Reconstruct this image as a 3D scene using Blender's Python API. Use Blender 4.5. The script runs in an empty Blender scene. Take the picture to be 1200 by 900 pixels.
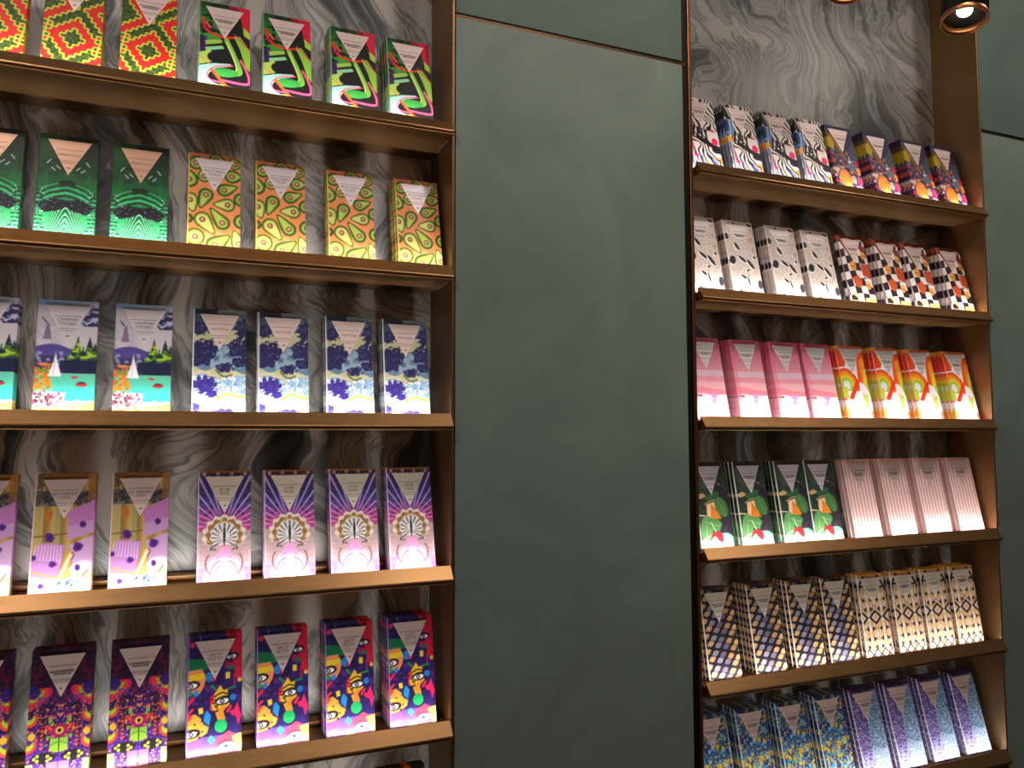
import bpy, bmesh, math, random
import numpy as np
from mathutils import Matrix, Vector

random.seed(7)
C = bpy.context.scene.collection
EYE = 1.60                      # camera height above the shop floor
D = 1.28                        # distance from the camera to the wall face
ZS = [EYE + v for v in (0.550, 0.2961, 0.0408, -0.2145, -0.4681, -0.7167)]   # shelf lip heights
BACK = 0.124                    # niche depth

# ------------------------------------------------------------------ helpers
def link(o):
    C.objects.link(o); return o

def tag(o, label=None, cat=None, group=None, kind=None):
    if label: o['label'] = label
    if cat: o['category'] = cat
    if group: o['group'] = group
    if kind: o['kind'] = kind
    return o

def obj(name, me, mat=None, parent=None, loc=None):
    o = bpy.data.objects.new(name, me)
    if mat is not None and me is not None and len(me.materials) == 0:
        me.materials.append(mat)
    link(o)
    if parent is not None: o.parent = parent
    if loc is not None: o.location = loc
    return o

def mesh_from(name, verts, faces):
    me = bpy.data.meshes.new(name)
    me.from_pydata(verts, [], faces); me.update()
    return me

def box_bm(bm, x0, x1, y0, y1, z0, z1, bev=0.0):
    r = bmesh.ops.create_cube(bm, size=1.0)
    for v in r['verts']:
        v.co = Vector((x0 + (v.co.x + .5) * (x1 - x0), y0 + (v.co.y + .5) * (y1 - y0), z0 + (v.co.z + .5) * (z1 - z0)))
    if bev:
        es = list({e for v in r['verts'] for e in v.link_edges})
        bmesh.ops.bevel(bm, geom=es, offset=bev, segments=2, affect='EDGES', profile=.5)

def box_me(name, x0, x1, y0, y1, z0, z1, bev=0.0):
    bm = bmesh.new(); box_bm(bm, x0, x1, y0, y1, z0, z1, bev)
    me = bpy.data.meshes.new(name); bm.to_mesh(me); bm.free(); return me

def extrude_x(name, prof, x0, x1):
    """closed (y, z) outline swept along x"""
    n = len(prof)
    vs = [(x0, y, z) for y, z in prof] + [(x1, y, z) for y, z in prof]
    fs = [(i, (i + 1) % n, n + (i + 1) % n, n + i) for i in range(n)]
    fs += [tuple(range(n - 1, -1, -1)), tuple(range(n, 2 * n))]
    me = mesh_from(name, vs, fs)
    bm = bmesh.new(); bm.from_mesh(me); bmesh.ops.recalc_face_normals(bm, faces=bm.faces); bm.to_mesh(me); bm.free()
    return me

# ------------------------------------------------------------------ materials
def new_mat(name):
    m = bpy.data.materials.new(name); m.use_nodes = True
    nt = m.node_tree; b = nt.nodes['Principled BSDF']
    return m, nt, b

def N(nt, t, **kw):
    n = nt.nodes.new(t)
    for k, v in kw.items(): setattr(n, k, v)
    return n

def ramp(nt, stops, interp='LINEAR'):
    r = N(nt, 'ShaderNodeValToRGB'); cr = r.color_ramp; cr.interpolation = interp
    while len(cr.elements) < len(stops): cr.elements.new(.5)
    for e, (p, c) in zip(cr.elements, stops):
        e.position = p; e.color = (*c, 1)
    return r

def srgb(c):
    a = np.asarray(c, float) / 255.0
    return np.where(a <= .04045, a / 12.92, ((a + .055) / 1.055) ** 2.4)

def metal(name, col, rough, noise=.06, metallic=1.0):
    m, nt, b = new_mat(name)
    tc = N(nt, 'ShaderNodeTexCoord'); mp = N(nt, 'ShaderNodeMapping'); mp.inputs['Scale'].default_value = (6, 60, 60)
    nz = N(nt, 'ShaderNodeTexNoise'); nz.inputs['Scale'].default_value = 3; nz.inputs['Detail'].default_value = 4
    nt.links.new(tc.outputs['Object'], mp.inputs['Vector']); nt.links.new(mp.outputs['Vector'], nz.inputs['Vector'])
    c = np.array(col)
    r = ramp(nt, [(.3, tuple(c * (1 - noise * 2))), (.7, tuple(c * (1 + noise)))])
    nt.links.new(nz.outputs['Fac'], r.inputs['Fac']); nt.links.new(r.outputs['Color'], b.inputs['Base Color'])
    mr = N(nt, 'ShaderNodeMapRange'); mr.inputs['To Min'].default_value = rough - .05; mr.inputs['To Max'].default_value = rough + .06
    nt.links.new(nz.outputs['Fac'], mr.inputs['Value']); nt.links.new(mr.outputs['Result'], b.inputs['Roughness'])
    b.inputs['Metallic'].default_value = metallic
    return m

M_bronze = metal('satin_bronze', (.43, .24, .105), .37, metallic=.9)
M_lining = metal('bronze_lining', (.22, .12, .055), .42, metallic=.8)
M_lining_lit = metal('bronze_lining_lit', (.31, .175, .08), .42, metallic=.85)  # same lining bronze, lightened: strip glow put into its colour
M_bronze_dark = metal('bronze_frame', (.085, .05, .03), .45)
M_copper = metal('copper_trim', (.34, .15, .075), .38)
M_rim = metal('copper_rim', (.62, .27, .12), .35)
M_black = metal('blackened_metal', (.018, .016, .015), .45, metallic=.4)
M_light_leak = metal('light_leak_pale', (.75, .68, .6), .35)  # pale metal standing in for LED light leaking past the shelf end

def plaster(name, base):
    m, nt, b = new_mat(name)
    tc = N(nt, 'ShaderNodeTexCoord')
    n1 = N(nt, 'ShaderNodeTexNoise'); n1.inputs['Scale'].default_value = 3.2; n1.inputs['Detail'].default_value = 8; n1.inputs['Roughness'].default_value = .62; n1.inputs['Distortion'].default_value = 1.1
    nt.links.new(tc.outputs['Object'], n1.inputs['Vector'])
    c = np.array(base)
    r = ramp(nt, [(.3, tuple(c * .82)), (.52, tuple(c)), (.72, tuple(c * 1.16))])
    nt.links.new(n1.outputs['Fac'], r.inputs['Fac']); nt.links.new(r.outputs['Color'], b.inputs['Base Color'])
    mr = N(nt, 'ShaderNodeMapRange'); mr.inputs['To Min'].default_value = .5; mr.inputs['To Max'].default_value = .66
    nt.links.new(n1.outputs['Fac'], mr.inputs['Value']); nt.links.new(mr.outputs['Result'], b.inputs['Roughness'])
    n2 = N(nt, 'ShaderNodeTexNoise'); n2.inputs['Scale'].default_value = 60; n2.inputs['Detail'].default_value = 4
    nt.links.new(tc.outputs['Object'], n2.inputs['Vector'])
    bp = N(nt, 'ShaderNodeBump'); bp.inputs['Strength'].default_value = .05; bp.inputs['Distance'].default_value = .004
    nt.links.new(n2.outputs['Fac'], bp.inputs['Height']); nt.links.new(bp.outputs['Normal'], b.inputs['Normal'])
    b.inputs['Specular IOR Level'].default_value = .3
    return m

M_green = plaster('green_plaster', (.235, .30, .265))
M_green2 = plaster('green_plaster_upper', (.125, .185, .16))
M_floor = plaster('floor_stone', (.16, .14, .12))
M_ceil = plaster('ceiling_paint', (.22, .2, .18))

def marble(name, seed, k=1.0):
    m, nt, b = new_mat(name)
    L = nt.links.new
    tc = N(nt, 'ShaderNodeTexCoord')
    mp = N(nt, 'ShaderNodeMapping'); mp.inputs['Location'].default_value = (seed, 0, seed * 1.7); mp.inputs['Rotation'].default_value = (0, math.radians(14), 0)
    L(tc.outputs['Object'], mp.inputs['Vector'])
    def warp(src, scale, amt, detail):
        nz = N(nt, 'ShaderNodeTexNoise'); nz.inputs['Scale'].default_value = scale; nz.inputs['Detail'].default_value = detail
        L(src, nz.inputs['Vector'])
        s = N(nt, 'ShaderNodeVectorMath', operation='SUBTRACT'); s.inputs[1].default_value = (.5, .5, .5); L(nz.outputs['Color'], s.inputs[0])
        k = N(nt, 'ShaderNodeVectorMath', operation='SCALE'); k.inputs['Scale'].default_value = amt; L(s.outputs[0], k.inputs[0])
        a = N(nt, 'ShaderNodeVectorMath', operation='ADD'); L(src, a.inputs[0]); L(k.outputs[0], a.inputs[1])
        return a.outputs[0]
    v = warp(mp.outputs['Vector'], 3.6, .42, 1.5)
    v = warp(v, 13, .055, 2)
    st = N(nt, 'ShaderNodeMapping'); st.inputs['Scale'].default_value = (26, 1, 2.6); L(v, st.inputs['Vector'])
    band = N(nt, 'ShaderNodeTexNoise'); band.inputs['Scale'].default_value = 1; band.inputs['Detail'].default_value = 5; band.inputs['Roughness'].default_value = .62
    L(st.outputs['Vector'], band.inputs['Vector'])
    st2 = N(nt, 'ShaderNodeMapping'); st2.inputs['Scale'].default_value = (130, 1, 6); L(v, st2.inputs['Vector'])
    fine = N(nt, 'ShaderNodeTexNoise'); fine.inputs['Scale'].default_value = 1; fine.inputs['Detail'].default_value = 3
    L(st2.outputs['Vector'], fine.inputs['Vector'])
    big = N(nt, 'ShaderNodeTexNoise'); big.inputs['Scale'].default_value = 5; big.inputs['Detail'].default_value = 3
    L(v, big.inputs['Vector'])
    mx = N(nt, 'ShaderNodeMath', operation='MULTIPLY_ADD'); mx.inputs[1].default_value = .22
    L(fine.outputs['Fac'], mx.inputs[0]); L(band.outputs['Fac'], mx.inputs[2])
    mx2 = N(nt, 'ShaderNodeMath', operation='MULTIPLY_ADD'); mx2.inputs[1].default_value = .7
    L(big.outputs['Fac'], mx2.inputs[0]); L(mx.outputs[0], mx2.inputs[2])
    r = ramp(nt, [(.66, (.028, .031, .038)), (.79, (.105, .108, .115)), (.89, (.37, .365, .355)), (.95, (.15, .15, .152)), (1.0, (.42, .40, .375))])
    sh = N(nt, 'ShaderNodeMath', operation='SUBTRACT'); sh.inputs[1].default_value = .06; L(mx2.outputs[0], sh.inputs[0]); L(sh.outputs[0], r.inputs['Fac']); L(r.outputs['Color'], b.inputs['Base Color'])
    for e in r.color_ramp.elements: e.color = (*[c * k for c in e.color[:3]], 1)
    b.inputs['Roughness'].default_value = .38
    return m
M_marble = marble('veined_marble', 3.1, 1.0)
M_marble2 = marble('veined_marble_right', 8.45, .6)

def paper():
    m, nt, b = new_mat('printed_wrapper')
    at = N(nt, 'ShaderNodeAttribute'); at.attribute_name = 'art'
    tc = N(nt, 'ShaderNodeTexCoord'); nz = N(nt, 'ShaderNodeTexNoise'); nz.inputs['Scale'].default_value = 900; nz.inputs['Detail'].default_value = 2
    nt.links.new(tc.outputs['Object'], nz.inputs['Vector'])
    mr = N(nt, 'ShaderNodeMapRange'); mr.inputs['To Min'].default_value = .42; mr.inputs['To Max'].default_value = .56
    nt.links.new(nz.outputs['Fac'], mr.inputs['Value']); nt.links.new(mr.outputs['Result'], b.inputs['Roughness'])
    nt.links.new(at.outputs['Color'], b.inputs['Base Color'])
    b.inputs['Specular IOR Level'].default_value = .35
    return m
M_paper = paper()

def foil(name, col, metallic=.25):
    m, nt, b = new_mat(name)
    tc = N(nt, 'ShaderNodeTexCoord'); mp = N(nt, 'ShaderNodeMapping'); mp.inputs['Scale'].default_value = (40, 40, 700)
    nz = N(nt, 'ShaderNodeTexNoise'); nz.inputs['Scale'].default_value = 1
    nt.links.new(tc.outputs['Object'], mp.inputs['Vector']); nt.links.new(mp.outputs['Vector'], nz.inputs['Vector'])
    c = srgb(col)
    r = ramp(nt, [(.3, tuple(c * .94)), (.7, tuple(np.minimum(c * 1.05, .95)))])
    nt.links.new(nz.outputs['Fac'], r.inputs['Fac']); nt.links.new(r.outputs['Color'], b.inputs['Base Color'])
    b.inputs['Metallic'].default_value = metallic; b.inputs['Roughness'].default_value = .42
    return m
FOILS = {'pink': foil('pearl_foil', (226, 203, 200)), 'lilac': foil('lilac_foil', (222, 212, 222)), 'copper': foil('copper_foil', (208, 164, 142), .3),
         'blush': foil('blush_foil', (214, 186, 182)), 'white': foil('white_foil', (228, 224, 224)), 'grey': foil('grey_foil', (206, 198, 198)), 'cream': foil('cream_foil', (226, 216, 200))}
def ink(name, col):
    m, nt, b = new_mat(name)
    tc = N(nt, 'ShaderNodeTexCoord'); nz = N(nt, 'ShaderNodeTexNoise'); nz.inputs['Scale'].default_value = 500
    nt.links.new(tc.outputs['Object'], nz.inputs['Vector'])
    c = srgb(col); r = ramp(nt, [(.3, tuple(c * .8)), (.7, tuple(c))])
    nt.links.new(nz.outputs['Fac'], r.inputs['Fac']); nt.links.new(r.outputs['Color'], b.inputs['Base Color'])
    b.inputs['Roughness'].default_value = .6
    return m
M_ink = ink('grey_ink', (84, 70, 74))
M_ink_pale = ink('pale_ink', (176, 156, 156))

def emit(name, col, s):
    m, nt, b = new_mat(name)
    b.inputs['Base Color'].default_value = (.8, .8, .8, 1)
    b.inputs['Emission Color'].default_value = (*col, 1); b.inputs['Emission Strength'].default_value = s
    return m
M_led = emit('led_diffuser', (1.0, .93, .86), 32)
M_bulb = emit('lamp_lens', (1.0, .80, .55), 4)

# ------------------------------------------------------------------ wrapper artwork (painted procedurally, stored as vertex colours)
GX, GY, SS = 74, 156, 3
W_, H_ = GX * SS, GY * SS
PX, PY = np.meshgrid((np.arange(W_) + .5) / W_ * 100, (np.arange(H_) + .5) / H_ * 212)     # x 0..100, y 0..212 from the top

def vnoise(x, y, seed=0):
    xi = np.floor(x).astype(np.int64); yi = np.floor(y).astype(np.int64); fx = x - xi; fy = y - yi
    fx = fx * fx * (3 - 2 * fx); fy = fy * fy * (3 - 2 * fy)
    def h(a, b):
        n = (a * 374761393 + b * 668265263 + seed * 974634637) & 0x7fffffff
        n = ((n ^ (n >> 13)) * 1274126177) & 0x7fffffff
        return ((n ^ (n >> 16)) & 0xffff) / 65535.0
    return (h(xi, yi) * (1 - fx) + h(xi + 1, yi) * fx) * (1 - fy) + (h(xi, yi + 1) * (1 - fx) + h(xi + 1, yi + 1) * fx) * fy

def fbm(x, y, seed=0, o=4):
    s = 0; a = .5; t = 0
    for k in range(o):
        s = s + a * vnoise(x * 2 ** k, y * 2 ** k, seed + k); t += a; a *= .55
    return s / t

class Art:
    def __init__(s, c): s.a = np.zeros((H_, W_, 3)) + np.array(c, float)
    def m(s, mask, c, k=1.0):
        w = (np.asarray(mask, float) * k)[..., None]; s.a = s.a * (1 - w) + np.array(c, float) * w; return s
    def field(s, c3, mask=None):
        s.a = c3 if mask is None else np.where(mask[..., None], c3, s.a); return s
    def poly(s, pts, c, k=1.0, X=None, Y=None):
        X = PX if X is None else X; Y = PY if Y is None else Y
        ins = np.zeros(X.shape, bool); n = len(pts)
        for i in range(n):
            (x0, y0), (x1, y1) = pts[i], pts[(i + 1) % n]
            if y0 == y1: continue
            cond = (y0 > Y) != (y1 > Y)
            ins ^= cond & (X < (x1 - x0) * (Y - y0) / (y1 - y0) + x0)
        return s.m(ins, c, k)
    def ell(s, cx, cy, rx, ry, c, rot=0, k=1.0, X=None):
        X = PX if X is None else X
        a = math.radians(rot); dx = X - cx; dy = PY - cy
        u = dx * math.cos(a) + dy * math.sin(a); v = -dx * math.sin(a) + dy * math.cos(a)
        return s.m((u / rx) ** 2 + (v / ry) ** 2 < 1, c, k)
    def dist(s, pts, X=None):
        X = PX if X is None else X
        d = np.full(X.shape, 1e9)
        for (x0, y0), (x1, y1) in zip(pts[:-1], pts[1:]):
            l2 = (x1 - x0) ** 2 + (y1 - y0) ** 2 + 1e-9
            t = np.clip(((X - x0) * (x1 - x0) + (PY - y0) * (y1 - y0)) / l2, 0, 1)
            d = np.minimum(d, np.hypot(X - x0 - t * (x1 - x0), PY - y0 - t * (y1 - y0)))
        return d
    def line(s, pts, w, c, k=1.0, X=None, curve=True):
        if curve and len(pts) > 2:
            q = []
            P = [pts[0]] + list(pts) + [pts[-1]]
            for i in range(1, len(P) - 2):
                for t in np.linspace(0, 1, 7)[:-1]:
                    p = [.5 * (2 * P[i][j] + (P[i + 1][j] - P[i - 1][j]) * t + (2 * P[i - 1][j] - 5 * P[i][j] + 4 * P[i + 1][j] - P[i + 2][j]) * t * t
                         + (-P[i - 1][j] + 3 * P[i][j] - 3 * P[i + 1][j] + P[i + 2][j]) * t ** 3) for j in (0, 1)]
                    q.append(p)
            pts = q + [pts[-1]]
        return s.m(s.dist(pts, X) < w / 2, c, k)
    def blot(s, sc, thr, c, seed=0, y0=-1, y1=999, k=1.0, sx=1.0, mask=None):
        n = fbm(PX / sc * sx, PY / sc, seed)
        mm = (n > thr) & (PY > y0) & (PY < y1)
        if mask is not None: mm &= mask
        return s.m(mm, c, k)
    def grid(s): return s.a.reshape(GY, SS, GX, SS, 3).mean((1, 3)).clip(0, 255)

def mix(c0, c1, t):
    t = np.clip(t, 0, 1)[..., None]; return np.array(c0, float) * (1 - t) + np.array(c1, float) * t

def art_kilim():
    s = Art((205, 38, 30)); a = math.radians(-11)
    X = (PX - 50) * math.cos(a) - (PY - 140) * math.sin(a); Y = (PX - 50) * math.sin(a) + (PY - 140) * math.cos(a)
    def q(dx, dy):
        i = np.floor((X + dx) / 8.6 + .5); j = np.floor((Y + dy) / 8.6 + .5)
        i = np.abs((i + 9) % 18 - 9); j = np.abs((j + 8) % 16 - 8); d = i + j
        return ((d <= 2) | ((d >= 6) & (d <= 8)) | (d >= 12)) & ~((d == 7) & (i > 4)) & ~((d == 13) & (j < 5))
    g = q(0, 0); e = np.zeros_like(g)
    for dx, dy in ((1.6, 0), (-1.6, 0), (0, 1.6), (0, -1.6)): e |= q(dx, dy) != g
    s.m(g, (36, 52, 20)); n = fbm(PX / 2.6, PY / 2.6, 5, 2)
    s.m(g & (np.abs(n - .5) < .045), (130, 160, 44)); s.m(e, (190, 200, 66)); return s

def art_graffiti():
    s = Art((20, 16, 22)); s.field(mix((16, 70, 30), (60, 150, 50), (PY - 5) / 60), (PX < 62 - PY * .25) & (PY < 92))
    s.blot(22, .6, (12, 34, 20), 3, 0, 80)
    s.poly([(72, 0), (100, 0), (100, 62), (86, 46), (80, 20)], (205, 26, 60)).poly([(58, 0), (70, 0), (76, 12), (60, 10)], (150, 22, 40))
    s.poly([(86, 46), (100, 58), (100, 74), (88, 66)], (170, 200, 70))
    s.poly([(0, 84), (14, 82), (20, 100), (8, 120), (0, 122)], (70, 24, 96)).blot(14, .55, (30, 14, 40), 8, 80, 124, mask=PX < 24)
    s.line([(8, 40), (11, 60), (24, 73), (46, 78), (74, 74)], 5.5, (222, 40, 40)).line([(2, 66), (20, 60), (42, 56)], 3, (120, 30, 90)).line([(14, 50), (22, 60)], 4, (240, 90, 60))
    s.poly([(68, 72), (80, 70), (100, 98), (100, 150), (92, 140), (80, 100)], (140, 190, 60)).line([(70, 68), (100, 98)], 2.5, (210, 40, 60))
    s.poly([(12, 92), (44, 84), (46, 92), (14, 102)], (150, 195, 80)).poly([(12, 108), (46, 98), (50, 105), (14, 116)], (140, 205, 150))
    s.poly([(0, 122), (24, 112), (26, 140), (0, 150)], (170, 205, 90)).line([(2, 130), (22, 146)], 2.5, (235, 130, 70))
    s.line([(28, 128), (62, 120)], 22, (22, 18, 24), curve=False)
    s.line([(58, 88), (72, 118), (86, 150), (82, 164), (58, 168)], 15, (20, 18, 22)).line([(54, 84), (68, 116), (80, 148), (78, 158), (60, 162)], 10, (120, 190, 66)).line([(54, 88), (66, 118), (74, 146), (70, 156)], 3, (220, 225, 130))
    s.poly([(0, 152), (30, 142), (62, 138), (64, 144), (36, 152), (22, 164), (24, 184), (44, 192), (0, 198)], (160, 218, 205))
    s.ell(52, 160, 26, 10, (60, 165, 70), -4).line([(66, 142), (34, 149), (17, 166), (22, 180), (44, 184)], 3.2, (238, 96, 140)).ell(28, 172, 9, 9, (26, 20, 28))
    s.line([(44, 178), (92, 180), (99, 168), (92, 146), (82, 126)], 5, (238, 84, 130)).line([(48, 188), (100, 190)], 6, (24, 20, 26))
    s.poly([(0, 198), (44, 188), (100, 196), (100, 212), (0, 212)], (160, 215, 110)).poly([(0, 200), (50, 196), (70, 212), (0, 212)], (190, 235, 205))
    s.line([(80, 204), (100, 206)], 10, (30, 26, 30)).line([(26, 158), (48, 184), (74, 212)], 6, (244, 92, 42)); return s

def art_kale():
    X = np.abs(PX - 50); n = fbm(X / 9, PY / 9, 4); s = Art((6, 18, 14))
    s.field(mix((8, 26, 18), (18, 120, 60), np.clip((PY - 20) / 100, 0, 1) * (.35 + n)))
    s.blot(30, .56, (20, 74, 30), 2, 0, 70)
    q = PY - (X ** 1.45) * .62 + 7 * (n - .5); st = np.sin(q * .52 + X * .03)
    low = PY > 112
    s.field(mix((18, 124, 70), (84, 220, 140), (PY - 120) / 90), low)
    core = low & (PY > 140 + .0 * X) & (X < 8 + (PY - 140) * .62)
    s.m(core & (st < -.35), (12, 56, 42)); s.m(core & (st > .82), (176, 240, 200)); s.m(core & (X < 9) & (PY > 178), (90, 150, 130), .6)
    arc = PY - 98 + (X / 50) ** 1.6 * -22 + 3 * n
    for k in range(6): s.m(np.abs(arc - k * 5.5) < 1.1 + .3 * k, (10, 44, 30) if k % 2 else (60, 190, 120), .9)
    s.m((np.hypot((X - 22) / 1.5, (PY - 144) * 1.15 - (X - 20) * .25) < 11 + 9 * n), (20, 18, 32))
    side = (X > 34) & (PY > 112)
    s.m(side & (np.sin(PY * .75 + 4 * n) > .35) & (X + 12 * n > 42 - (PY - 112) * .02), (8, 40, 34)); s.m(side & (fbm(X / 2, PY / 2, 11, 2) > .72), (200, 250, 225))
    s.blot(2.2, .74, (190, 226, 226), 6, 124, 160)
    for x0, y0, x1, y1 in ((30, 52, 36, 60), (22, 74, 28, 68), (14, 70, 20, 64)): s.line([(x0, y0), (x1, y1)], 2, (190, 205, 205), X=X, curve=False)
    s.m((np.hypot(X / 16, (PY - 98) / 5) < 1), (6, 34, 22)); return s

def art_avocado():
    s = Art((222, 136, 80)); s.blot(20, .6, (228, 152, 98), 3)
    def pear(cx, cy, r, ang, ln, dark, pit=True):
        a = math.radians(ang); ux, uy = math.cos(a), -math.sin(a)
        def body(gr, c):
            for t in np.linspace(0, 1, 12):
                rr = (r - gr) * (1 - .74 * t ** 1.2); p = ln * t - (gr * .5 * t)
                if rr > 0: s.ell(cx + ux * p, cy + uy * p, rr, rr, c)
        o, f, g = ((34, 74, 26), (88, 134, 46), (176, 192, 84)) if dark else ((66, 96, 28), (158, 178, 64), (204, 208, 120))
        body(-1.1, (44, 56, 20)); body(0, o); body(2.2, f); body(5.0, g)
        if pit: s.ell(cx, cy, 6.0, 6.0, (84, 44, 30)); s.ell(cx, cy, 4.2, 4.4, (176, 118, 96)); s.ell(cx - 1, cy - 1.2, 1.6, 1.6, (222, 180, 160))
    for p in ((14, 22, 14, 90, 0, 1), (84, 44, 14, 5, 16, 1), (52, 10, 12, 0, 16, 0), (90, 16, 11, 120, 14, 0), (30, 50, 12, 100, 14, 0), (2, 60, 16, 90, 16, 1), (34, 90, 13.5, 250, 28, 1), (69, 76, 13, 22, 24, 1), (76, 108, 13.5, 182, 24, 0),
              (102, 94, 14, 90, 8, 1), (4, 104, 15, 285, 22, 0), (66, 148, 14, 128, 34, 1), (28, 144, 15.5, 308, 32, 0), (1, 144, 9, 90, 6, 1), (103, 142, 15, 100, 10, 1), (15, 182, 17, 0, 2, 0), (52, 196, 16, 38, 32, 1), (98, 190, 14, 110, 26, 0), (24, 216, 10, 20, 12, 1)):
        pear(*p)
    return s

def art_lake():
    s = Art((206, 198, 210)); s.field(mix((120, 160, 205), (206, 198, 210), (PY + (PX - 40) * .15) / 16))
    s.blot(30, .55, (190, 184, 200), 2, 10, 90)
    n = fbm(PX / 8, PY / 5, 9)
    mt = (PX > 72 + 16 * np.abs((PY - 26) / 26 - .5)) & (PY > 2) & (PY < 48)
    s.m(mt, (44, 44, 96)); s.m(mt & (n > .56), (190, 190, 220))
    s.line([(8, 34), (16, 44)], 2, (40, 36, 60)); s.poly([(16, 44), (20, 44), (25, 74), (10, 74)], (128, 118, 150))
    s.m((PY > 88 - 7 * np.sin(PX / 18) + 5 * (PX / 100)) & (PY < 128), (84, 70, 150)); s.m((PY > 102 + 4 * n) & (PY < 130) & (PX < 60), (58, 54, 96)); s.blot(7, .6, (150, 150, 190), 5, 96, 122, mask=PX < 55)
    tree = np.full(PX.shape, 999.)
    for cx, top, w in ((60, 84, 7), (69, 66, 8), (78, 84, 7), (89, 68, 9), (98, 78, 8), (54, 100, 6)): tree = np.minimum(tree, top + np.abs(PX - cx) * (40 / w) * .8)
    t = PY > tree + 6 * (n - .5); s.m(t & (PY < 138), (26, 40, 60)); s.m(t & (PY < 138) & (PY < 112) & (n > .45), (70, 120, 40)); s.m(t & (PY < 108) & (n > .58), (170, 200, 60))
    s.m((PY > 112) & (PY < 140) & (PX > 40), (24, 26, 66), .85)
    s.m(PY > 136, (70, 190, 176)); s.field(mix((96, 180, 150), (60, 205, 195), (PY - 136) / 40), (PY > 136) & (PX > 16))
    s.blot(9, .42, (232, 140, 50), 7, 118, 166, mask=PX < 24 + 8 * n); s.blot(6, .55, (120, 140, 60), 8, 126, 170, mask=PX < 26); s.blot(6, .6, (220, 90, 30), 3, 122, 168, mask=PX < 22)
    s.poly([(33, 96), (36, 112), (44, 142), (22, 142), (30, 116)], (240, 236, 244)); s.line([(33, 96), (31, 142)], 1.2, (190, 180, 200))
    s.ell(66, 143, 6, 2, (190, 50, 60)); s.ell(78, 156, 10, 3.6, (190, 36, 52)); s.ell(78, 153, 7, 2, (60, 40, 60))
    rk = (PX + 10 * n < 58 - (PY - 168) * .1) & (PY > 166 + 6 * n) & (PY < 198); s.m(rk, (236, 222, 224)); s.blot(6, .56, (150, 70, 96), 4, 166, 198, mask=rk); s.blot(5, .62, (50, 30, 40), 14, 166, 198, mask=rk)
    s.m((PY > 182 + 8 * n) & ~rk, (228, 232, 214)); sd = (PY > 196 - PX * .1 + 6 * n); s.m(sd, (240, 214, 120)); s.blot(3, .55, (226, 176, 60), 6, 185, 212, mask=sd); s.blot(3, .66, (180, 160, 90), 9, 185, 212, mask=sd); return s

def art_blue():
    s = Art((196, 194, 156)); n = fbm(PX / 18, PY / 18, 21, 3); n2 = fbm(PX / 6, PY / 6, 22, 3); n3 = fbm(PX / 2.6, PY / 2.6, 33, 2)
    def band(f, w0, c, m=None):
        k = (PY > f) & (PY < f + w0); s.m(k if m is None else k & m, c)
    s.m(PY < 9, (30, 32, 70)); s.m((PY < 9) & (PX > 46), (120, 136, 140)); s.m((PY > 9) & (PY < 34 + 10 * n), (60, 76, 110)); s.m((PY > 12) & (PY < 40) & (n2 > .55), (110, 130, 150))
    band(70 + .16 * PX + 10 * np.sin(PX / 13), 40, (104, 136, 170)); s.m((PY > 74) & (PY < 118) & (n2 > .5) & (PX > 34), (150, 176, 196))
    band(122 - 5 * np.sin((PX + 4) / 11) + 12 * n, 60, (214, 208, 172)); band(130 - 6 * np.sin((PX + 2) / 11) + 12 * n, 70, (150, 190, 222)); s.m((PY > 134) & (PY < 184) & (n2 > .5), (226, 236, 246)); s.m((PY > 134) & (PY < 176) & (n3 > .62) & (PX > 40), (96, 150, 206))
    band(174 - 7 * np.sin((PX - 8) / 15) + 3 * n, 80, (214, 222, 236)); s.line([(46, 178), (66, 168), (86, 174), (104, 172)], 6, (196, 216, 96)); s.line([(44, 122), (58, 134), (74, 130)], 3.4, (84, 110, 66))
    for (cx, cy, rx, ry) in ((10, 42, 24, 14), (94, 40, 14, 22), (22, 82, 26, 22), (86, 78, 22, 20), (16, 104, 18, 12), (60, 116, 18, 10), (88, 104, 16, 10), (22, 150, 24, 16), (36, 168, 12, 9), (60, 206, 26, 10), (6, 196, 9, 9)):
        d = ((PX - cx) / rx) ** 2 + ((PY - cy) / ry) ** 2 + 1.5 * (n2 - .5) + 1.3 * (n3 - .5)
        s.m(d < .95, (32, 28, 84) if cy < 130 else (58, 40, 140)); s.m((d < .8) & (n3 > .66), (80, 84, 150))
    return s

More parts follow.
